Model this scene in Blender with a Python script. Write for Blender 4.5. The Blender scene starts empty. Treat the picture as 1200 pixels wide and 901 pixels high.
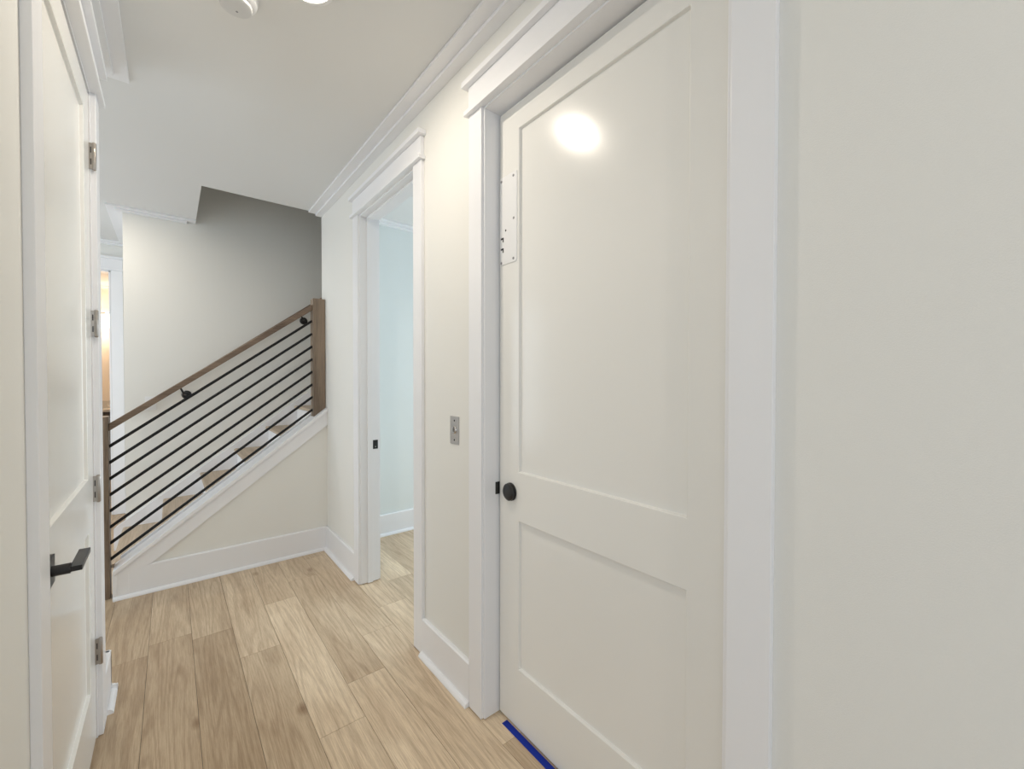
import bpy, bmesh, math, random
from mathutils import Vector, Matrix
random.seed(7)
C = bpy.context.scene.collection
sc = bpy.context.scene

# ------------------------------------------------------------ materials
def new_mat(name):
    m = bpy.data.materials.new(name); m.use_nodes = True
    nt = m.node_tree; b = nt.nodes['Principled BSDF']
    return m, nt, b

def paint(name, col, rough=0.5, bump=0.0, scale=300.0, spec=0.5, var=0.0):
    m, nt, b = new_mat(name)
    b.inputs['Roughness'].default_value = rough
    b.inputs['Specular IOR Level'].default_value = spec
    tc = nt.nodes.new('ShaderNodeTexCoord')
    n = nt.nodes.new('ShaderNodeTexNoise'); n.inputs['Scale'].default_value = scale; n.inputs['Detail'].default_value = 3
    nt.links.new(tc.outputs['Object'], n.inputs['Vector'])
    mix = nt.nodes.new('ShaderNodeMix'); mix.data_type = 'RGBA'
    k = 1 - var
    mix.inputs['A'].default_value = (col[0]*k, col[1]*k, col[2]*k, 1)
    mix.inputs['B'].default_value = (*col, 1)
    nt.links.new(n.outputs['Fac'], mix.inputs['Factor'])
    nt.links.new(mix.outputs['Result'], b.inputs['Base Color'])
    if bump:
        bp = nt.nodes.new('ShaderNodeBump'); bp.inputs['Strength'].default_value = bump; bp.inputs['Distance'].default_value = 0.001
        nt.links.new(n.outputs['Fac'], bp.inputs['Height']); nt.links.new(bp.outputs['Normal'], b.inputs['Normal'])
    return m

WALL = paint('wall_paint', (0.81, 0.80, 0.76), 0.55, 0.35, 420, 0.3, 0.03)
WALL_COOL = paint('bedroom_paint', (0.76, 0.80, 0.79), 0.6, 0.3, 420, 0.3, 0.03)
CEIL = paint('ceiling_paint', (0.76, 0.76, 0.75), 0.7, 0.25, 350, 0.2, 0.02)
TRIM = paint('trim_paint', (0.84, 0.84, 0.855), 0.33, 0.05, 200, 0.5, 0.01)
DOORP = paint('door_paint', (0.83, 0.82, 0.785), 0.18, 0.10, 260, 0.5, 0.01)
BATHW = paint('bathroom_paint', (0.86, 0.78, 0.69), 0.6, 0.2, 350, 0.3, 0.02)
BLACK = paint('black_metal', (0.012, 0.011, 0.011), 0.35, 0.05, 500, 0.5)
BLACKB = paint('black_bar_metal', (0.008, 0.008, 0.009), 0.5, 0.05, 500, 0.3)
TAPE = paint('blue_tape', (0.005, 0.03, 0.36), 0.6, 0.3, 200, 0.3, 0.1)
PLASTIC = paint('white_plastic', (0.82, 0.82, 0.82), 0.35, 0.0, 50, 0.5)
PLASTIC2 = paint('off_white_plastic', (0.66, 0.66, 0.66), 0.4, 0.0, 50, 0.5)
GREYP = paint('grey_plastic', (0.25, 0.25, 0.26), 0.5, 0.0, 50, 0.5)
STONE = paint('counter_stone', (0.72, 0.68, 0.62), 0.25, 0.0, 40, 0.5, 0.25)
CABW = paint('cabinet_paint', (0.10, 0.085, 0.072), 0.45, 0.1, 80, 0.4, 0.25)
DARK = paint('dark_gap', (0.02, 0.02, 0.02), 0.8)

def metal(name, col, rough):
    m, nt, b = new_mat(name)
    b.inputs['Metallic'].default_value = 1; b.inputs['Roughness'].default_value = rough
    tc = nt.nodes.new('ShaderNodeTexCoord'); mp = nt.nodes.new('ShaderNodeMapping'); mp.inputs['Scale'].default_value = (40, 40, 900)
    n = nt.nodes.new('ShaderNodeTexNoise'); n.inputs['Scale'].default_value = 1
    nt.links.new(tc.outputs['Object'], mp.inputs['Vector']); nt.links.new(mp.outputs['Vector'], n.inputs['Vector'])
    mx = nt.nodes.new('ShaderNodeMix'); mx.data_type = 'RGBA'
    mx.inputs['A'].default_value = (col[0]*.8, col[1]*.8, col[2]*.8, 1); mx.inputs['B'].default_value = (*col, 1)
    nt.links.new(n.outputs['Fac'], mx.inputs['Factor']); nt.links.new(mx.outputs['Result'], b.inputs['Base Color'])
    return m
STEEL = metal('brushed_steel', (0.52, 0.49, 0.46), 0.38)
CHROME = metal('chrome', (0.8, 0.8, 0.8), 0.12)
NICKEL = metal('satin_nickel', (0.46, 0.42, 0.38), 0.35)

def emit(name, col, s):
    m, nt, b = new_mat(name)
    b.inputs['Base Color'].default_value = (*col, 1)
    b.inputs['Emission Color'].default_value = (*col, 1); b.inputs['Emission Strength'].default_value = s
    return m
LENS = emit('lamp_lens', (1, 0.93, 0.82), 6)
GLOBE = emit('lit_glass_shade', (1, 0.80, 0.58), 14)

def wood(name, dark, light, axis, fine=160.0, rough=0.45, bump=0.2):
    """grain running along the given local axis"""
    m, nt, b = new_mat(name)
    b.inputs['Roughness'].default_value = rough; b.inputs['Specular IOR Level'].default_value = 0.4
    tc = nt.nodes.new('ShaderNodeTexCoord'); mp = nt.nodes.new('ShaderNodeMapping')
    s = [fine, fine, fine]; s[axis] = fine/28
    mp.inputs['Scale'].default_value = s
    nt.links.new(tc.outputs['Object'], mp.inputs['Vector'])
    n = nt.nodes.new('ShaderNodeTexNoise'); n.inputs['Scale'].default_value = 1; n.inputs['Detail'].default_value = 6; n.inputs['Roughness'].default_value = .65
    n.inputs['Distortion'].default_value = 0.4
    nt.links.new(mp.outputs['Vector'], n.inputs['Vector'])
    mp2 = nt.nodes.new('ShaderNodeMapping'); s2 = [14, 14, 14]; s2[axis] = 1.2; mp2.inputs['Scale'].default_value = s2
    nt.links.new(tc.outputs['Object'], mp2.inputs['Vector'])
    n2 = nt.nodes.new('ShaderNodeTexNoise'); n2.inputs['Scale'].default_value = 1; n2.inputs['Detail'].default_value = 2
    nt.links.new(mp2.outputs['Vector'], n2.inputs['Vector'])
    ad = nt.nodes.new('ShaderNodeMath'); ad.operation = 'MULTIPLY_ADD'; ad.inputs[1].default_value = .5
    nt.links.new(n2.outputs['Fac'], ad.inputs[0]); 
    hf = nt.nodes.new('ShaderNodeMath'); hf.operation = 'MULTIPLY'; hf.inputs[1].default_value = .5
    nt.links.new(n.outputs['Fac'], hf.inputs[0]); nt.links.new(hf.outputs[0], ad.inputs[2])
    cr = nt.nodes.new('ShaderNodeValToRGB'); cr.color_ramp.elements[0].position = .36; cr.color_ramp.elements[1].position = .62
    cr.color_ramp.elements[0].color = (*dark, 1); cr.color_ramp.elements[1].color = (*light, 1)
    nt.links.new(ad.outputs[0], cr.inputs['Fac']); nt.links.new(cr.outputs['Color'], b.inputs['Base Color'])
    bp = nt.nodes.new('ShaderNodeBump'); bp.inputs['Strength'].default_value = bump; bp.inputs['Distance'].default_value = 0.001
    nt.links.new(n.outputs['Fac'], bp.inputs['Height']); nt.links.new(bp.outputs['Normal'], b.inputs['Normal'])
    return m
POST_WOOD = wood('post_wood', (0.12, 0.085, 0.058), (0.30, 0.225, 0.16), 2)
RAIL_WOOD = wood('rail_wood', (0.10, 0.066, 0.044), (0.25, 0.175, 0.12), 0)
TREAD_WOOD = wood('tread_wood', (0.33, 0.25, 0.175), (0.52, 0.415, 0.305), 1, 90)

def floor_mat():
    m, nt, b = new_mat('floor_planks'); L = nt.links; N = nt.nodes
    at = N.new('ShaderNodeAttribute'); at.attribute_name = 'plank'
    tc = N.new('ShaderNodeTexCoord')
    sep = N.new('ShaderNodeSeparateColor'); L.new(at.outputs['Color'], sep.inputs[0])
    off = N.new('ShaderNodeCombineXYZ')
    for i, k in ((0, 37.0), (1, 53.0)):
        mm = N.new('ShaderNodeMath'); mm.operation = 'MULTIPLY'; mm.inputs[1].default_value = k
        L.new(sep.outputs[1 + i], mm.inputs[0]); L.new(mm.outputs[0], off.inputs[i])
    add = N.new('ShaderNodeVectorMath'); add.operation = 'ADD'
    L.new(tc.outputs['Object'], add.inputs[0]); L.new(off.outputs[0], add.inputs[1])
    def mapped(sx, sy):
        mp = N.new('ShaderNodeMapping'); mp.inputs['Scale'].default_value = (sx, sy, 1); L.new(add.outputs[0], mp.inputs['Vector']); return mp
    # fine pores
    n1 = N.new('ShaderNodeTexNoise'); n1.inputs['Scale'].default_value = 1; n1.inputs['Detail'].default_value = 6; n1.inputs['Roughness'].default_value = .7
    L.new(mapped(260, 9).outputs[0], n1.inputs['Vector'])
    # cathedral rings: distorted bands
    n2 = N.new('ShaderNodeTexNoise'); n2.inputs['Scale'].default_value = 1; n2.inputs['Detail'].default_value = 1.5; n2.inputs['Roughness'].default_value = .45; n2.inputs['Distortion'].default_value = .35
    L.new(mapped(10.0, .62).outputs[0], n2.inputs['Vector'])
    ml = N.new('ShaderNodeMath'); ml.operation = 'MULTIPLY'; ml.inputs[1].default_value = 62
    L.new(n2.outputs['Fac'], ml.inputs[0])
    sn = N.new('ShaderNodeMath'); sn.operation = 'SINE'; L.new(ml.outputs[0], sn.inputs[0])
    # broad tone
    n3 = N.new('ShaderNodeTexNoise'); n3.inputs['Scale'].default_value = 1; n3.inputs['Detail'].default_value = 2
    L.new(mapped(9, 1.6).outputs[0], n3.inputs['Vector'])
    def ramp(src, p0, c0, p1, c1):
        r = N.new('ShaderNodeValToRGB'); r.color_ramp.elements[0].position = p0; r.color_ramp.elements[1].position = p1
        r.color_ramp.elements[0].color = (*c0, 1); r.color_ramp.elements[1].color = (*c1, 1); L.new(src, r.inputs['Fac']); return r
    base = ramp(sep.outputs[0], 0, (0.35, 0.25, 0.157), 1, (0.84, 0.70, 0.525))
    def mult(a, bsock, fac):
        mx = N.new('ShaderNodeMix'); mx.data_type = 'RGBA'; mx.blend_type = 'MULTIPLY'; mx.inputs['Factor'].default_value = fac
        L.new(a, mx.inputs['A']); L.new(bsock, mx.inputs['B']); return mx.outputs['Result']
    r1 = ramp(n1.outputs['Fac'], .35, (.70, .64, .58), .6, (1.06, 1.06, 1.06))
    mr = N.new('ShaderNodeMapRange'); mr.inputs['From Min'].default_value = -1; L.new(sn.outputs[0], mr.inputs['Value'])
    r2 = ramp(mr.outputs[0], .1, (.80, .76, .72), .55, (1.04, 1.04, 1.03))
    r3 = ramp(n3.outputs['Fac'], .3, (.84, .79, .74), .65, (1.08, 1.08, 1.07))
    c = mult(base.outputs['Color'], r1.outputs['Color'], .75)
    c = mult(c, r2.outputs['Color'], .6)
    c = mult(c, r3.outputs['Color'], .9)
    # sparse knots
    vo = N.new('ShaderNodeTexVoronoi'); vo.inputs['Scale'].default_value = 1
    L.new(mapped(3.6, 2.0).outputs[0], vo.inputs['Vector'])
    rk = ramp(vo.outputs['Distance'], .02, (.45, .35, .27), .10, (1, 1, 1))
    c = mult(c, rk.outputs['Color'], .75)
    L.new(c, b.inputs['Base Color'])
    b.inputs['Roughness'].default_value = .42; b.inputs['Specular IOR Level'].default_value = .45
    bp = N.new('ShaderNodeBump'); bp.inputs['Strength'].default_value = .25; bp.inputs['Distance'].default_value = .0006
    L.new(n1.outputs['Fac'], bp.inputs['Height']); L.new(bp.outputs['Normal'], b.inputs['Normal'])
    return m
FLOOR = floor_mat()

# ------------------------------------------------------------ mesh helpers
def link(name, bm, mat, parent=None, bevel=0.0, smooth=False, seg=2):
    bmesh.ops.recalc_face_normals(bm, faces=bm.faces)
    me = bpy.data.meshes.new(name); bm.to_mesh(me); bm.free()
    o = bpy.data.objects.new(name, me); C.objects.link(o)
    me.materials.append(mat)
    if smooth:
        for p in me.polygons: p.use_smooth = True
        try: me.set_sharp_from_angle(angle=math.radians(35))
        except Exception: pass
    if bevel:
        md = o.modifiers.new('edge', 'BEVEL'); md.width = bevel; md.segments = seg; md.limit_method = 'ANGLE'; md.angle_limit = math.radians(40)
    if parent is not None: 
        o.parent = parent
        o.matrix_parent_inverse = parent.matrix_world.inverted() if parent.type != 'EMPTY' else Matrix.Translation(-parent.location)
    return o

def box(bm, x0, x1, y0, y1, z0, z1):
    v = [bm.verts.new((x, y, z)) for z in (z0, z1) for y in (y0, y1) for x in (x0, x1)]
    for f in ((0,1,3,2),(4,5,7,6),(0,1,5,4),(2,3,7,6),(0,2,6,4),(1,3,7,5)): bm.faces.new([v[i] for i in f])

def boxes(*bs):
    bm = bmesh.new()
    for b in bs: box(bm, *b)
    return bm

def prism(bm, pts, axis, a, b):
    """polygon pts extruded along axis between a and b; pts are the two other coordinates in order"""
    def P(p, t):
        q = list(p); q.insert(axis, t); return q
    lo = [bm.verts.new(P(p, a)) for p in pts]; hi = [bm.verts.new(P(p, b)) for p in pts]
    bm.faces.new(lo); bm.faces.new(hi[::-1]); n = len(pts)
    for i in range(n): bm.faces.new((lo[i], lo[(i+1) % n], hi[(i+1) % n], hi[i]))

def cyl(bm, p0, p1, r0, r1=None, n=24):
    r1 = r0 if r1 is None else r1
    p0, p1 = Vector(p0), Vector(p1); d = (p1-p0).normalized()
    u = d.orthogonal().normalized(); w = d.cross(u)
    A = [bm.verts.new(p0 + r0*(math.cos(t)*u + math.sin(t)*w)) for t in [2*math.pi*i/n for i in range(n)]]
    B = [bm.verts.new(p1 + r1*(math.cos(t)*u + math.sin(t)*w)) for t in [2*math.pi*i/n for i in range(n)]]
    bm.faces.new(A); bm.faces.new(B[::-1])
    for i in range(n): bm.faces.new((A[i], A[(i+1) % n], B[(i+1) % n], B[i]))

def lathe(bm, origin, direction, prof, n=32):
    """prof: list of (distance along, radius)"""
    o = Vector(origin); d = Vector(direction).normalized(); u = d.orthogonal().normalized(); w = d.cross(u)
    rings = []
    for t, r in prof:
        rings.append([bm.verts.new(o + d*t + max(r, 1e-5)*(math.cos(a)*u + math.sin(a)*w)) for a in [2*math.pi*i/n for i in range(n)]])
    bm.faces.new(rings[0]); bm.faces.new(rings[-1][::-1])
    for a, b in zip(rings, rings[1:]):
        for i in range(n): bm.faces.new((a[i], a[(i+1) % n], b[(i+1) % n], b[i]))

def empty(name, loc):
    o = bpy.data.objects.new(name, None); C.objects.link(o); o.location = loc; o.empty_display_size = .1; return o

def thing(o, label, cat, group=None):
    o['label'] = label; o['category'] = cat
    if group: o['group'] = group
    return o
def struct(o, label=None, cat=None):
    o['kind'] = 'structure'
    if label: o['label'] = label
    if cat: o['category'] = cat
    return o

# ------------------------------------------------------------ room constants (metres; camera stands at X=0, Y=0)
XR, XL = 0.978, -0.230           # hallway faces of the right and left walls
H = 2.74
YK = 3.575                       # face of the knee wall under the stair
YS = 3.700                       # stair side of the knee wall / end of the right wall
YF = 4.600                       # far wall of the stair
YB = 5.810                       # wall with the bathroom doorway
YL = 2.520                       # end of the left wall
XI = 1.092                       # bedroom face of the right wall
XE = -0.290                      # left end of the far stair wall
CT = 0.018                       # casing thickness
BH = 0.184                       # baseboard height
Y_BACK = -2.6

# floor ---------------------------------------------------------------
def build_floor():
    bm = bmesh.new(); pass
    seams = [0.254 + 0.1765*k for k in range(-18, 26)]
    known = {0.254: 2.431, 0.4305: 2.913, 0.607: 1.923, 0.7835: 2.235, 0.960: 2.450, 1.1365: 2.735, 0.0775: 2.76, -0.099: 1.62}
    tone = {(0.254, 1): .52, (0.4305, 1): .92, (0.607, 1): .80}
    x0a, x1a, y0a, y1a = -2.3, 4.2, Y_BACK-.3, 9.0
    g = 0.0007; cols = []
    for s, e in zip(seams, seams[1:]):
        if s < x0a or e > x1a: continue
        key = min(known, key=lambda k: abs(k-s))
        j = known[key] if abs(key-s) < .02 else random.uniform(0, 1.2192)
        y = j - 1.2192*math.ceil((j-y0a)/1.2192)
        while y < y1a:
            a, b = max(y, y0a), min(y+1.2192, y1a)
            if b > a+.01:
                xa, xb, ya, yb = s+g, e-g, a+g, b-g
                v = [bm.verts.new(p) for p in ((xa,ya,0),(xb,ya,0),(xb,yb,0),(xa,yb,0))]
                w = [bm.verts.new(p) for p in ((xa,ya,-.003),(xb,ya,-.003),(xb,yb,-.003),(xa,yb,-.003))]
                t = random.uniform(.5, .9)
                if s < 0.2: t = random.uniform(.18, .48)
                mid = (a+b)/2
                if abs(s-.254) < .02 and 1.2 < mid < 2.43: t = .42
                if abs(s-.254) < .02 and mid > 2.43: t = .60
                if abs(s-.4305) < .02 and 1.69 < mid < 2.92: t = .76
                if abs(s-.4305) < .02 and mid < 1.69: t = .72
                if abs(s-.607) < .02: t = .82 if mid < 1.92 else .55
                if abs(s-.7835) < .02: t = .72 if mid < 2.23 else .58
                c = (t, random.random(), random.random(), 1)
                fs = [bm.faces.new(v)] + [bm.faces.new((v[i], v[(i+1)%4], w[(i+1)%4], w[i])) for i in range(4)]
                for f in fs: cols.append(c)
            y += 1.2192
    v = [bm.verts.new(p) for p in ((x0a,y0a,-.003),(x1a,y0a,-.003),(x1a,y1a,-.003),(x0a,y1a,-.003))]
    bm.faces.new(v); cols.append((-2.0, 0, 0, 1))
    v2 = [bm.verts.new(p) for p in ((x0a,y0a,-.1),(x1a,y0a,-.1),(x1a,y1a,-.1),(x0a,y1a,-.1))]
    bm.faces.new(v2); cols.append((0, 0, 0, 1))
    me = bpy.data.meshes.new('floor'); bm.to_mesh(me); bm.free()
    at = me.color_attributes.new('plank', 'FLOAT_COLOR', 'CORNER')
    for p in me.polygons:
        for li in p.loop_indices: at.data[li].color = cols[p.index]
    o = bpy.data.objects.new('floor', me); C.objects.link(o); me.materials.append(FLOOR)
    me.materials.append(DARK); me.polygons[len(cols)-2].material_index = 1
    return struct(o, 'light brown oak plank floor running down the hallway', 'floor')
build_floor()

# walls ---------------------------------------------------------------
TOP = 5.3
EY0, EY1 = 0.425, 1.372          # rough opening of the hoistway door
MY0, MY1 = 1.960, 2.808          # rough opening of the bedroom doorway
DO = 2.462
struct(link('wall_right', boxes(
    (XR, XI, Y_BACK, EY0, 0, H), (XR, XI, EY0, EY1, DO, H), (XR, XI, EY1, MY0, 0, H),
    (XR, XI, MY0, MY1, DO, H), (XR, XI, MY1, YS, 0, H)), WALL), 'cream painted hallway wall with two white doorways', 'wall')
LY0, LY1 = 1.368, 2.238          # rough opening of the left door
struct(link('wall_left', boxes(
    (XL-.114, XL, .92, LY0, 0, H), (XL-.114, XL, LY0, LY1, DO, H), (XL-.114, XL, LY1, YL, 0, H)), WALL),
    'cream painted wall at the near left edge around the hinged white door', 'wall')
# knee wall under the stair, sloping top
def capb(x): return 0.375 + 0.756*x      # underside of the sloping cap
S = 0.756
bm = bmesh.new()
xt = XI
prism(bm, [(-.270, 0), (-.270, capb(-.270)), (xt, capb(xt)), (xt, 0)], 1, YK, YS-.001)
struct(link('wall_stair_knee', bm, WALL), 'cream triangular knee wall under the stair railing', 'wall')
# far stair wall, upper stairwell
struct(link('wall_far', boxes((XE, 4.2, YF, YF+.12, 0, TOP)), WALL),
       'pale grey green wall behind the staircase', 'wall')
struct(link('wall_passage', boxes((XE, XE+.12, YF+.12, YB, 0, H)), WALL), 'wall of the passage behind the stair wall', 'wall')
struct(link('wall_stairwell', boxes(
    (XE-.02, 4.1, YS-.10, YS-.0005, H+.1205, TOP), (0.06, .1795, YS, YF-.001, H+.1205, TOP), (4.1, 4.2, YS-.1, YF-.001, 0, TOP), (0.06, 4.2, YS-.1, YF+.1, TOP+.001, TOP+.1)), WALL),
    'upper stairwell walls above the hallway ceiling opening', 'wall')
# bathroom wall with doorway
BX0, BX1 = -1.22, -.462
struct(link('wall_back', boxes((-2.2, BX0, YB, YB+.11, 0, H), (BX0, BX1, YB, YB+.11, DO, H), (BX1, XE+.12, YB+.0005, YB+.11, 0, H)), WALL),
       'cream wall with the bathroom doorway, far left', 'wall')
struct(link('wall_landing', boxes((-2.3, -2.2, YL-.114, 9.0, 0, H), (-2.2, XL-.114, YL-.114, YL, 0, H)), WALL), 'cream wall of the side landing', 'wall')
struct(link('wall_bathroom', boxes((-2.2, .6, 8.70, 8.8, 0, H)), BATHW), 'warm lit bathroom wall', 'wall')
struct(link('wall_bathroom_side', boxes((-.30, -.2, YB+.11, 8.699, 0, H)), BATHW), 'warm lit side wall of the bathroom', 'wall')
# bedroom beyond the middle doorway
struct(link('wall_bedroom', boxes((XI+.0005, 4.099, 3.560, YS-.001, 0, H), (XI+.3, 4.2, 1.20, 1.30, 0, H),
    (4.1, 4.2, 1.3, 1.7, 0, H), (4.1, 4.2, 3.3, 3.595, 0, H), (4.1, 4.2, 1.7, 3.3, 0, .7), (4.1, 4.2, 1.7, 3.3, 2.2, H)), WALL_COOL),
    'pale blue green bedroom wall seen through the middle doorway', 'wall')
struct(link('wall_hoistway', boxes((XI+.3, XI+.4, .2, 1.3, 0, H), (XI, XI+.4, .2, .3, 0, H)), WALL), 'hoistway wall behind the closed door', 'wall')
# ceiling with the stair opening
OX = 0.180
struct(link('ceiling', boxes((-2.3, 4.2, Y_BACK, YS, H, H+.12), (-2.3, OX, YS, 9.0, H, H+.12), (OX, 4.2, YF+.06, 9.0, H, H+.12)), CEIL),
       'flat off-white hallway ceiling with a stairwell opening', 'ceiling')

# crown: two stacked flat boards ---------------------------------------
def crown_run(name, pieces, label):
    return struct(link(name, boxes(*pieces), TRIM, bevel=.0012, seg=1), label, 'crown trim')
Z1, Z2 = H-.014, H-.029
crown_run('trim_1', [(XR-.100, XR, Y_BACK, YS, Z1, H), (XR-.048, XR, Y_BACK, YS, Z2, Z1)], 'two step flat crown trim along the right wall')
crown_run('trim_2', [(XL, XL+.095, .92, YL+.09, Z1, H), (XL, XL+.045, .92, YL+.045, Z2, Z1),
                     (-2.2, XL, YL, YL+.09, Z1, H), (-2.2, XL, YL, YL+.045, Z2, Z1)], 'flat crown trim above the left door')
crown_run('trim_3', [(XE-.095, OX, YF-.080, YF, Z1, H), (XE-.045, OX-.06, YF-.040, YF, Z2, Z1),
                     (XE-.095, XE, YF, YB, Z1, H), (XE-.045, XE, YF, YB, Z2, Z1)], 'flat crown trim on the wall behind the stairs')
crown_run('trim_4', [(-2.2, XE-.095, YB-.095, YB, Z1, H), (-2.2, XE-.045, YB-.045, YB, Z2, Z1)], 'flat crown trim above the bathroom doorway')
crown_run('trim_5', [(XI, 4.1, 3.465, 3.56, Z1, H), (XI, 4.1, 3.515, 3.56, Z2, Z1)], 'flat crown trim inside the bedroom')
crown_run('trim_6', [(-2.2, -.3, 8.605, 8.70, Z1, H), (-2.2, -.3, 8.655, 8.70, Z2, Z1)], 'flat crown trim inside the bathroom')

# baseboards: board with beveled top and shoe moulding -------------------
def base_profile(t=.017, shoe=.020, h=BH):
    # (out, up)
    return [(0, 0), (t+shoe, 0), (t+shoe, .006), (t+shoe*.75, .015), (t+shoe*.35, .020), (t, .021), (t, h-.006), (t-.005, h), (0, h)]
def baseboard(name, runs, label):
    """runs: (axis, wallcoord, sign, a, b)"""
    bm = bmesh.new()
    for axis, c, sg, a, b, kw in runs:
        pr = base_profile(**kw)
        if axis == 'y': prism(bm, [(c+sg*o, u) for o, u in pr], 1, a, b)      # runs along Y, points are (x,z)
        else: prism(bm, [(c+sg*o, u) for o, u in pr], 0, a, b)                # runs along X, points are (y,z)
    return struct(link(name, bm, TRIM), label, 'baseboard')
MC0, MC1 = 1.890, 2.886          # outer edges of the bedroom doorway casings
EC1 = 1.466                      # outer edge of the hoistway casing
baseboard('baseboard_right', [('y', XR, -1, EC1, MC0, {}), ('y', XR, -1, MC1, YK, {}), ('y', XR, -1, Y_BACK, .328, {})],
          'white baseboard along the right hallway wall')
baseboard('baseboard_knee', [('x', YK, -1, -.215, XR, {}), ('x', YK, -1, -.288, -.215, {'h': .03})], 'white baseboard across the foot of the knee wall')
baseboard('baseboard_left', [('y', XL, 1, 2.328, YL+.017, {'shoe': 0}), ('y', XL, 1, 2.36, YL+.037, {'h': .03}), ('x', YL, 1, -2.2, XL+.017, {'shoe': 0}), ('x', YL, 1, -2.2, XL+.037, {'h': .03}),
          ('y', XL, 1, .92, 1.28, {})], 'short white baseboard at the left wall corner')
baseboard('baseboard_bedroom', [('x', 3.56, -1, XI, 4.1, {}), ('y', XI, 1, 1.3, 1.88, {}), ('y', XI, 1, 2.9, 3.55, {})], 'white baseboard inside the bedroom')
baseboard('baseboard_back', [('x', YB, -1, -2.2, BX0-.09, {}), ('x', YB, -1, BX1+.094, XE, {}), ('y', XE, -1, YF, YB, {})], 'white baseboard beside the bathroom doorway')

# door casings -----------------------------------------------------------
def casing_y(name, xw, sg, y0, y1, label, w=.089, zt=2.457, jamb_x=None, jamb_t=.018):
    """trim of an opening in a wall that runs along Y. y0,y1: inner edges of the casings."""
    f = xw + sg*CT
    root = empty(name, (xw, (y0+y1)/2, 0)); struct(root, label, 'door trim')
    def X(a, b): return (min(a, b), max(a, b))
    for a, b in ((y0-w, y0), (y1, y1+w)):
        link('side_casing', boxes((*X(xw, f), a, b, 0.004, zt)), TRIM, root, .0015)
    link('fillet', boxes((*X(xw, xw+sg*.036), y0-w-.013, y1+w+.013, zt, zt+.019)), TRIM, root, .0015)
    link('head_casing', boxes((*X(xw, xw+sg*.020), y0-w, y1+w, zt+.019, zt+.115)), TRIM, root, .0015)
    link('cap', boxes((*X(xw, xw+sg*.042), y0-w-.020, y1+w+.020, zt+.115, zt+.138)), TRIM, root, .0015)
    return root
def jamb_y(root, x0, x1, y0, y1, zt, stops=()):
    """y0,y1: clear opening"""
    t = .020
    link('jamb', boxes((x0, x1, y0-t, y0, 0.004, zt)), TRIM, root, .001)
    link('jamb', boxes((x0, x1, y1, y1+t, 0.004, zt)), TRIM, root, .001)
    link('head_jamb', boxes((x0, x1, y0-t, y1+t, zt, zt+t-.002)), TRIM, root, .001)
    for a, b in stops:
        link('door_stop', boxes((a, b, y0, y0+.011, 0.004, zt), (a, b, y1-.011, y1, 0.004, zt), (a, b, y0+.011, y1-.011, zt-.011, zt)), TRIM, root, .001)

r = casing_y('trim_7', XR, -1, .419, 1.375, 'wide white trim around the closed panel door on the right')
jamb_y(r, XR-.006, XI, .431, 1.367, 2.450)
EDX = 1.043
# black strike on the far jamb
st = link('strike_plate', boxes((1.026, 1.046, 1.3645, 1.3680, .908, .958)), BLACK, r, .001); st['label'] = 'black strike plate'
r = casing_y('trim_8', XR, -1, 1.978, 2.797, 'white trim around the open bedroom doorway in the middle')
jamb_y(r, XR-.003, XI+.003, 1.983, 2.790, 2.450, stops=((1.018, 1.053),))
bm = boxes((1.058, 1.092, 2.7875, 2.792, .903, .963)); 
st = link('strike_plate', bm, BLACK, r, .001); st['label'] = 'black strike plate'
bm = bmesh.new(); cyl(bm, (1.075, 2.7885, .918), (1.075, 2.7868, .918), .0035, n=12); link('screw', bm, STEEL, st)
# bedroom side casing
bw = boxes((XI, XI+CT, 1.89, 1.978, 0.004, 2.457), (XI, XI+CT, 2.797, 2.886, 0.004, 2.457), (XI, XI+.02, 1.89, 2.886, 2.457, 2.57))
link('bedroom_side_casing', bw, TRIM, r, .001)
r = casing_y('trim_9', XL, 1, 1.371, 2.240, 'white trim around the hinged door at the left edge')
jamb_y(r, XL-.114, XL+.003, 1.377, 2.230, 2.450)

# bathroom doorway trim (wall runs along X)
root = empty('trim_10', (-.84, YB, 0)); struct(root, 'white trim around the bathroom doorway at the far left', 'door trim')
for a, b in ((BX0-.089, BX0), (BX1+.005, BX1+.094)):
    link('side_casing', boxes((a, b, YB-CT, YB, 0.002, 2.457)), TRIM, root, .0015)
link('fillet', boxes((BX0-.10, BX1+.107, YB-.032, YB, 2.457, 2.476)), TRIM, root, .0015)
link('head_casing', boxes((BX0-.089, BX1+.094, YB-.020, YB, 2.476, 2.572)), TRIM, root, .0015)
link('cap', boxes((BX0-.11, BX1+.114, YB-.042, YB, 2.572, 2.595)), TRIM, root, .0015)
link('jamb', boxes((BX1-.012, BX1, YB-.003, YB+.11, 0.002, 2.452), (BX0, BX0+.012, YB-.003, YB+.11, 0.002, 2.452), (BX0, BX1, YB-.003, YB+.11, 2.44, 2.46)), TRIM, root)

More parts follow.
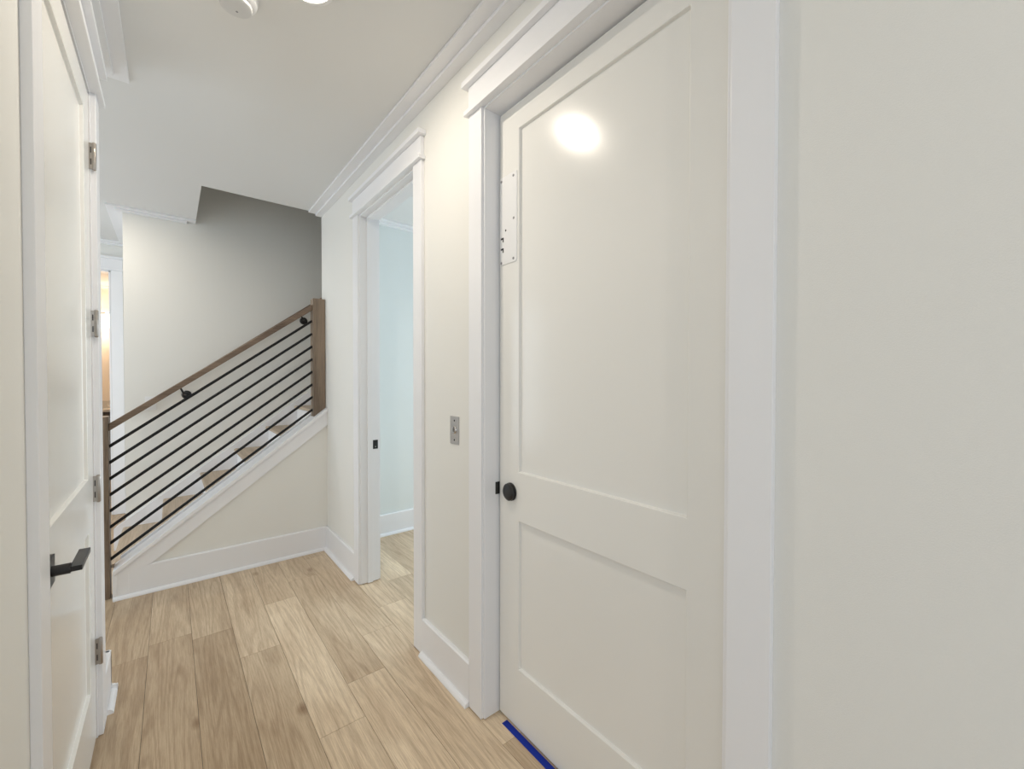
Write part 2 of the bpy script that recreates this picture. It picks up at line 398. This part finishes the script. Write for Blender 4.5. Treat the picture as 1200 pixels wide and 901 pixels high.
# doors --------------------------------------------------------------------
def door_slab(name, face_x, sg, y0, y1, z0, z1, label, yst=.119, zs=(.245, .826, 1.017, 2.342), rec=.011, mat=DOORP):
    """two-panel shaker slab in a wall running along Y. sg: direction from the face into the slab."""
    bm = bmesh.new(); th = .040
    ys = [y0, y0+yst, y1-yst, y1]; zz = [z0, zs[0], zs[1], zs[2], zs[3], z1]
    for side in (0, 1):
        x = face_x if side == 0 else face_x + sg*th
        inward = sg if side == 0 else -sg
        V = {(i, j): bm.verts.new((x, ys[i], zz[j])) for i in range(4) for j in range(6)}
        for i in range(3):
            for j in range(5):
                if i == 1 and j in (1, 3):
                    c = [V[i, j], V[i+1, j], V[i+1, j+1], V[i, j+1]]
                    s_ = .0025
                    q = []
                    for (yy, z_) in ((ys[1]+s_, zz[j]+s_), (ys[2]-s_, zz[j]+s_), (ys[2]-s_, zz[j+1]-s_), (ys[1]+s_, zz[j+1]-s_)):
                        q.append(bm.verts.new((x+inward*rec, yy, z_)))
                    bm.faces.new(q)
                    for k in range(4): bm.faces.new((c[k], c[(k+1) % 4], q[(k+1) % 4], q[k]))
                else:
                    bm.faces.new((V[i, j], V[i+1, j], V[i+1, j+1], V[i, j+1]))
        if side == 0: F = V
        else: B = V
    for i in range(3):
        for j in (0, 5): bm.faces.new((F[i, j], F[i+1, j], B[i+1, j], B[i, j]))
    for j in range(5):
        for i in (0, 3): bm.faces.new((F[i, j], F[i, j+1], B[i, j+1], B[i, j]))
    return struct(link(name, bm, mat, bevel=.0012, seg=1), label, 'door')

d1 = door_slab('door_1', EDX, 1, .438, 1.359, .012, 2.441, 'closed white two-panel door on the right with a round black knob')
KZ, KY = .933, 1.287
bm = bmesh.new()
lathe(bm, (EDX, KY, KZ), (-1, 0, 0), [(-.001, .0355), (.005, .0355), (.0065, .0345), (.0068, .0315), (.0085, .0315), (.009, .0335), (.015, .0335), (.0185, .030), (.0205, .021), (.021, .001)], 48)
kn = link('knob', bm, BLACK, d1, smooth=True); kn['label'] = 'round flat black knob'
bm = boxes((EDX+.004, EDX+.034, 1.3585, 1.3600, .90, .96)); link('latch', bm, BLACK, d1)
# white interlock plate screwed to the stile
bm = bmesh.new()
py0, py1, pz0, pz1 = 1.250, 1.3585, 1.837, 2.187
pts = []
def arc(cy, cz, a0, a1, rr=.012):
    return [(cy + rr*math.cos(math.radians(a0+(a1-a0)*k/6)), cz + rr*math.sin(math.radians(a0+(a1-a0)*k/6))) for k in range(7)]
pts = [(py1, pz0), (py1, pz1)] + arc(py0+.006, pz1-.006, 90, 180, .006) + arc(py0+.012, pz0+.012, 180, 270)
prism(bm, pts, 0, EDX-.0025, EDX+.0)
pl = link('cover_plate', bm, PLASTIC, d1, .0006, seg=1); pl['label'] = 'white metal cover plate screwed on the door stile'
for (y, z) in ((1.271, 2.172), (1.347, 2.172), (1.269, 2.007), (1.271, 1.851), (1.347, 1.846)):
    bm = bmesh.new(); lathe(bm, (EDX-.0022, y, z), (-1, 0, 0), [(0, .0055), (.0012, .005), (.002, .003), (.0021, .0005)], 14)
    link('screw', bm, GREYP, pl, smooth=True)
bm = bmesh.new(); cyl(bm, (EDX-.0024, 1.319, 1.971), (EDX-.0030, 1.319, 1.971), .004, n=12); link('hole', bm, DARK, pl)
for z in (1.940, 1.898):
    bm = boxes((EDX-.0031, EDX-.0024, 1.332, 1.350, z-.001, z+.006), (EDX-.0031, EDX-.0024, 1.332, 1.338, z-.012, z-.001))
    link('slot', bm, DARK, pl)

LDX = XL-.001
d2 = door_slab('door_2', LDX, -1, 1.380, 2.226, .012, 2.441, 'white two-panel door at the left edge with a black lever handle')
def group_part(name, parent, bm, mat, label=None, bevel=0, smooth=False):
    o = link(name, bm, mat, parent, bevel, smooth)
    if label: o['label'] = label
    return o
LY, LZ = 1.455, .921
lv = group_part('lever_handle', d2, boxes((LDX, LDX+.009, LY-.0335, LY+.0335, LZ-.0335, LZ+.0335)), BLACK, 'black lever handle on a square plate', .0008)
bm = bmesh.new(); cyl(bm, (LDX+.009, LY-.006, LZ+.003), (-.190, LY-.006, LZ+.003), .0125, n=32); link('shank', bm, BLACK, lv, smooth=True)
bm = boxes((-.1915, -.1695, LY-.016, LY+.120, LZ-.004, LZ+.0085)); link('lever', bm, BLACK, lv, .001)
# hinges on the far edge
for z in (2.214, 1.587, .961, .338):
    h = group_part('hinge', d2, boxes((XL-.002, XL+.011, 2.2235, 2.2310, z-.048, z+.048)), NICKEL, 'satin metal hinge', .0006)
    bm = bmesh.new(); lathe(bm, (XL+.0135, 2.2275, z-.052), (0, 0, 1), [(0, .003), (.002, .0055), (.004, .0065), (.100, .0065), (.102, .0055), (.104, .003)], 20)
    link('knuckle', bm, NICKEL, h, smooth=True)
    for dz in (-.022, .022):
        link('slot', boxes((XL+.0030, XL+.0060, 2.2230, 2.2240, z+dz-.011, z+dz+.011)), DARK, h)
# dark closet behind the left door
struct(link('wall_front_room', boxes((-2.4, -2.3, Y_BACK, 1.1, 0, H), (-2.3, XL-.114, 1.0, 1.1, 0, H)), WALL), 'walls of the open front room left of the viewer', 'wall')
struct(link('wall_closet', boxes((XL-.9, XL-.8, 1.1, 2.41, 0, H)), WALL), 'closet wall behind the left door', 'wall')

# knee wall cap and skirt trim --------------------------------------------
root = empty('trim_11', (-.27, YK, 0)); struct(root, 'white sloping cap and skirt trim on the knee wall', 'stair trim')
xe = 3.1
def band(bm, x0, x1, lo, hi, y0, y1):
    prism(bm, [(x0, lo+S*x0), (x0, hi+S*x0), (x1, hi+S*x1), (x1, lo+S*x1)], 1, y0, y1)
bm = bmesh.new(); band(bm, -.288, XR-.0005, .375, .403, YK-.034, YS); band(bm, XR-.0005, XI, .375, .403, YK+.001, YS)
link('cap_board', bm, TRIM, root, .0015)
bm = bmesh.new(); band(bm, -.262, xe, .350, .421, YS, YS+.018)
link('inner_skirt', bm, TRIM, root, .0015)
bm = bmesh.new()
# sloping band that dies into the baseboard, with a plumb cut at the left
zl = lambda x: .2655+S*x
xb = (BH-.0-.2655)/S
prism(bm, [(-.280, .0), (-.280, .375+S*-.280), (XR, .375+S*XR), (XR, zl(XR)), (xb, BH), (-.215, BH-.03), (-.215, .0)], 1, YK-.0172, YK)
link('skirt_board', bm, TRIM, root, .0008, seg=1)
link('end_board', boxes((-.290, -.270, YK-.022, YS, 0, .375+S*-.290)), TRIM, root, .001)

# staircase ----------------------------------------------------------------
st = empty('staircase', (-.30, (YS+YF)/2, 0))
thing(st, 'wooden stair treads with white risers climbing to the right behind the railing', 'staircase')
RUN, RISE, X0, Z0 = .2515, .1860, -.310, .178
NST = 14
for k in range(NST):
    xk, zk = X0 + RUN*k, Z0 + RISE*k
    bm = bmesh.new()
    # tread with rounded nosing
    pr = [(xk+.010, zk-.025), (xk+.003, zk-.021), (xk, zk-.013), (xk+.003, zk-.004), (xk+.010, zk), (xk+RUN+.028, zk), (xk+RUN+.028, zk-.025)]
    prism(bm, pr, 1, YS+.0185, YF-.0185)
    link('tread', bm, TREAD_WOOD, st)
    link('riser', boxes((xk+.026, xk+.044, YS+.0185, YF-.0185, max(0, zk-RISE), zk-.026)), TRIM, st)
# white skirt board against the far wall
bm = bmesh.new()
sz = lambda x: .447+.735*x
prism(bm, [(-.362, 0), (-.362, .172), (-.340, sz(-.340)), (3.4, sz(3.4)), (3.4, sz(3.4)-.5), (.30, 0)], 1, YF-.018, YF)
link('wall_skirt_board', bm, TRIM, st, .001)

# guard railing --------------------------------------------------------------
rl = empty('stair_railing', (-.34, 3.645, 0))
thing(rl, 'brown wood stair railing with newel posts and eight black metal bars', 'railing')
bm = bmesh.new()
zt1 = 1.140
box(bm, -.393, -.304, 3.600, 3.689, 0, zt1)
nl = link('newel_post', bm, POST_WOOD, rl, .002); nl['label'] = 'lower newel post standing on the floor'
bm = bmesh.new()
capt = lambda x: .403+S*x
prism(bm, [(.886, capt(.886)), (.886, 2.020), (.975, 2.020), (.975, capt(.975))], 1, 3.600, 3.689)
nr = link('newel_post', bm, POST_WOOD, rl, .002); nr['label'] = 'upper newel post on the knee wall cap'
bm = bmesh.new()
rb = lambda x: 1.272+.738*x
prism(bm, [(-.304, rb(-.304)), (-.304, rb(-.304)+.046), (.886, rb(.886)+.046), (.886, rb(.886))], 1, 3.618, 3.672)
link('top_rail', bm, RAIL_WOOD, rl, .005, seg=3)
for k in range(8):
    z0 = 1.176 - .1018*k + (.001 if k == 0 else 0)
    sl = .749
    bm = bmesh.new(); cyl(bm, (-.306, 3.645, z0+sl*-.306), (.888, 3.645, z0+sl*.888), .0094, n=16)
    link('bar', bm, BLACKB, rl, smooth=True)

# wall handrail ----------------------------------------------------------------
hr = empty('wall_handrail', (-.25, YF-.07, 1.0))
thing(hr, 'second brown handrail on the wall side of the stairs, held by black brackets', 'handrail')
wt = lambda x: 1.300+.754*x
bm = bmesh.new(); prism(bm, [(-.235, wt(-.235)-.046), (-.235, wt(-.235)), (2.6, wt(2.6)), (2.6, wt(2.6)-.046)], 1, 4.505, 4.550)
link('rail', bm, RAIL_WOOD, hr, .008, seg=3)
for (x, z) in ((.106, 1.237), (1.041, 1.956), (1.95, 2.65)):
    bm = bmesh.new()
    lathe(bm, (x, YF+.001, z), (0, -1, 0), [(0, .036), (.006, .036), (.012, .030), (.014, .016), (.030, .012), (.034, .006)], 28)
    b = link('bracket', bm, BLACK, hr, smooth=True); b['label'] = 'round black wall bracket'
    xa = x-.045; za = wt(xa)-.046
    bm = bmesh.new(); cyl(bm, (x, YF-.028, z), (x-.022, 4.53, z+.012), .0075, n=12); cyl(bm, (x-.022, 4.53, z+.012), (xa, 4.528, za+.004), .0075, n=12)
    link('arm', bm, BLACK, b, smooth=True)
    
# small fittings ------------------------------------------------------------------
# key switch on the right wall
bm = boxes((XR-.003, XR, 1.566, 1.640, 1.089, 1.213))
ks = link('key_switch', bm, STEEL, None, .0015)
thing(ks, 'small brushed steel key switch plate on the cream wall between the two doorways', 'wall switch')
bm = bmesh.new(); lathe(bm, (XR-.003, 1.603, 1.153), (-1, 0, 0), [(0, .018), (.002, .018), (.004, .016), (.006, .016), (.0062, .001)], 28)
kc = link('key_cylinder', bm, CHROME, ks, smooth=True)
link('keyhole', boxes((XR-.0098, XR-.0090, 1.601, 1.605, 1.146, 1.161)), DARK, kc)
for z in (1.108, 1.194):
    bm = bmesh.new(); lathe(bm, (XR-.003, 1.603, z), (-1, 0, 0), [(0, .0045), (.001, .004), (.0014, .001)], 12); link('screw', bm, DARK, ks)
# outlet plate on the far wall, mostly behind the rail
bm = boxes((-.165, -.095, YF-.005, YF, 1.115, 1.228))
sw = link('light_switch', bm, PLASTIC, None, .002); thing(sw, 'white light switch plate on the stair wall just above the handrail', 'light switch')
link('rocker', boxes((-.147, -.113, YF-.009, YF-.005, 1.138, 1.205)), PLASTIC, sw, .001)
# smoke detector
sm = empty('smoke_detector', (0.190, 1.787, H)); thing(sm, 'round white smoke detector on the hallway ceiling', 'smoke detector')
bm = bmesh.new(); lathe(bm, (0.190, 1.787, H), (0, 0, -1), [(0, .068), (.010, .068), (.022, .064), (.026, .058)], 48); link('base', bm, PLASTIC, sm, smooth=True)
bm = bmesh.new(); lathe(bm, (0.190, 1.787, H-.026), (0, 0, -1), [(0, .047), (.010, .047)], 48); link('vent_ring', bm, GREYP, sm, smooth=True)
bm = bmesh.new(); lathe(bm, (0.190, 1.787, H-.034), (0, 0, -1), [(0, .050), (.005, .051), (.009, .049), (.011, .044), (.011, .001)], 48); link('cover', bm, PLASTIC2, sm, smooth=True)
bm = bmesh.new(); lathe(bm, (.195, 1.805, H-.0449), (0, 0, -1), [(0, .004), (.0006, .004)], 12); link('indicator', bm, GREYP, sm)
# ceiling lights
def can(x, y, w, label, group=None, col=(1, .90, .77)):
    e = empty('recessed_light', (x, y, H)); thing(e, label, 'ceiling light', group)
    bm = bmesh.new(); lathe(bm, (x, y, H), (0, 0, -1), [(0, .092), (.006, .091), (.010, .085), (.010, .076), (.006, .074)], 40); link('trim_ring', bm, PLASTIC, e, smooth=True)
    bm = bmesh.new(); cyl(bm, (x, y, H-.004), (x, y, H-.009), .074, n=40); link('lens', bm, LENS, e)
    l = bpy.data.lights.new('can_light', 'AREA'); l.shape = 'DISK'; l.size = .07; l.energy = w; l.color = col
    o = bpy.data.objects.new('can_light', l); C.objects.link(o); o.location = (x, y, H-.012)
    return e
can(.372, 1.572, 11.5, 'round recessed ceiling light just beyond the top edge of the view, beside the smoke detector')
can(.37, -.9, 9, 'round recessed ceiling light behind the viewer')
can(-.55, 4.05, 9, 'round recessed ceiling light over the landing at the foot of the stairs')
# painter's tape on the floor below the door
bm = boxes((1.018, 1.044, .45, 1.312, 0, .0007)); tp = link('painters_tape', bm, TAPE)
thing(tp, 'strip of blue painter tape on the floor under the closed door', 'tape')

# bathroom -------------------------------------------------------------------------
vt = empty('bathroom_vanity', (-.95, 8.4, 0)); thing(vt, 'dark wood bathroom vanity with a pale stone top seen through the far doorway', 'vanity')
link('cabinet', boxes((-1.6, -.42, 8.15, 8.695, .09, .905), (-1.58, -.44, 8.20, 8.695, 0, .09)), CABW, vt, .002)
link('countertop', boxes((-1.62, -.40, 8.12, 8.695, .905, .938), (-1.62, -.40, 8.675, 8.695, .938, 1.04)), STONE, vt, .002)
for a, b in ((-1.58, -1.0), (-.98, -.44)):
    dr = link('drawer', boxes((a, b, 8.132, 8.15, .70, .88)), CABW, vt, .002)
    link('handle', boxes(((a+b)/2-.07, (a+b)/2+.07, 8.10, 8.112, .80, .812), ((a+b)/2-.06, (a+b)/2-.05, 8.11, 8.132, .80, .812), ((a+b)/2+.05, (a+b)/2+.06, 8.11, 8.132, .80, .812)), CHROME, dr, .001)
    dd = link('door', boxes((a, b, 8.132, 8.15, .12, .69)), CABW, vt, .002)
    link('handle', boxes((b-.05, b-.04, 8.10, 8.112, .45, .60), (b-.05, b-.04, 8.11, 8.132, .46, .47), (b-.05, b-.04, 8.11, 8.132, .58, .59)), CHROME, dd, .001)
fc = empty('faucet', (-.70, 8.58, .938)); thing(fc, 'small chrome faucet on the bathroom vanity top', 'faucet')
bm = bmesh.new(); cyl(bm, (-.70, 8.58, .938), (-.70, 8.58, 1.02), .014); cyl(bm, (-.70, 8.58, 1.015), (-.70, 8.46, 1.000), .010, .009)
link('spout', bm, CHROME, fc, smooth=True)
bm = bmesh.new(); cyl(bm, (-.62, 8.58, .938), (-.62, 8.58, .975), .012); cyl(bm, (-.62, 8.58, .972), (-.57, 8.57, .978), .006); link('handle', bm, CHROME, fc, smooth=True)
vl = empty('vanity_light', (-.95, 8.66, 2.33)); thing(vl, 'lit glass vanity light on the bathroom wall seen through the far doorway', 'wall lamp')
link('bar', boxes((-1.3, -.62, 8.60, 8.62, 2.325, 2.345), (-1.02, -.88, 8.62, 8.698, 2.28, 2.39)), NICKEL, vl, .002)
for i, x in enumerate((-1.20, -.96, -.72)):
    bm = bmesh.new(); lathe(bm, (x, 8.60, 2.325), (0, 0, -1), [(-.01, .02), (.02, .022), (.035, .045), (.08, .060), (.15, .062), (.19, .050), (.20, .02)], 28)
    link('glass_shade', bm, GLOBE, vl, smooth=True)
l = bpy.data.lights.new('vanity_glow', 'POINT'); l.energy = 17; l.color = (1, .83, .64); l.shadow_soft_size = .08
o = bpy.data.objects.new('vanity_glow', l); C.objects.link(o); o.location = (-.95, 8.45, 2.2)

# bedroom daylight through its window ------------------------------------------------
root = empty('window_1', (4.15, 2.5, .7)); struct(root, 'bedroom window letting in daylight', 'window')
link('frame', boxes((4.12, 4.18, 1.7, 1.75, .7, 2.2), (4.12, 4.18, 3.25, 3.3, .7, 2.2), (4.12, 4.18, 1.75, 3.25, .7, .75), (4.12, 4.18, 1.75, 3.25, 2.15, 2.2), (4.13, 4.17, 1.75, 3.25, 1.43, 1.47)), TRIM, root)
def area(name, loc, target, sx, sy, e, col):
    l = bpy.data.lights.new(name, 'AREA'); l.shape = 'RECTANGLE'; l.size = sx; l.size_y = sy; l.energy = e; l.color = col
    o = bpy.data.objects.new(name, l); C.objects.link(o); o.location = loc
    o.rotation_euler = (Vector(target)-Vector(loc)).to_track_quat('-Z', 'Y').to_euler(); return o
area('window_daylight', (4.25, 2.5, 1.45), (3, 2.5, 1.45), 1.6, 1.6, 80, (.76, .88, 1.0))
# added cool fill light behind the viewer, no known source
area('front_fill_light', (.4, Y_BACK-.05, 1.4), (.4, 0, 1.35), 1.25, 2.3, 13, (.72, .86, 1.0))
area('side_fill_light', (-2.2, -.7, 1.25), (0, -.6, 1.1), 2.4, 2.1, 28, (.80, .90, 1.0))  # added fill from the left to lift the lower walls and door
area('landing_fill_light', (-2.15, 4.0, 1.45), (0, 4.0, 1.4), 2.4, 2.2, 56, (.76, .88, 1.0))  # added cool fill that brightens the stairs and far walls

def added_window_frame(name, x, y0, y1, z0, z1, label):  # unseen window frame, added only to surround a fill light
    root = empty(name, (x, (y0+y1)/2, z0)); struct(root, label, 'window')
    t, d = .07, .05
    link('frame', boxes((x, x+d, y0-t, y0, z0-t, z1+t), (x, x+d, y1, y1+t, z0-t, z1+t), (x, x+d, y0, y1, z0-t, z0), (x, x+d, y0, y1, z1, z1+t)), TRIM, root, .002)
added_window_frame('added_window_2', -2.28, -1.75, .35, .10, 2.45, 'added window frame around the fill light left of the viewer')
added_window_frame('added_window_3', -2.19, 2.85, 5.15, .30, 2.60, 'added window frame around the landing fill light')

# world, camera, colour -------------------------------------------------------------
w = bpy.data.worlds.new('world'); sc.world = w; w.use_nodes = True
w.node_tree.nodes['Background'].inputs[0].default_value = (.80, .90, 1, 1)
w.node_tree.nodes['Background'].inputs[1].default_value = .8

f_px, yaw, pitch, roll, hcam = 491.3, .68326, -.01442, .00125, 1.3813742
cy, sy, cp, sp = math.cos(yaw), math.sin(yaw), math.cos(pitch), math.sin(pitch)
fwd = Vector((sy*cp, cy*cp, sp)); right = Vector((cy, -sy, 0)); up = right.cross(fwd)
r2 = math.cos(roll)*right + math.sin(roll)*up; u2 = -math.sin(roll)*right + math.cos(roll)*up
cam = bpy.data.cameras.new('camera'); co = bpy.data.objects.new('camera', cam); C.objects.link(co)
M = Matrix((( r2.x, u2.x, -fwd.x, 0), (r2.y, u2.y, -fwd.y, 0), (r2.z, u2.z, -fwd.z, hcam), (0, 0, 0, 1)))
co.matrix_world = M
cam.sensor_width = 36; cam.lens = 36*f_px/1200; cam.clip_start = .02
sc.camera = co
sc.cycles.diffuse_bounces = 8; sc.cycles.max_bounces = 12
sc.view_settings.view_transform = 'Standard'; sc.view_settings.look = 'None'; sc.view_settings.gamma = 1; sc.view_settings.use_curve_mapping = False
sc.view_settings.exposure = -0.40
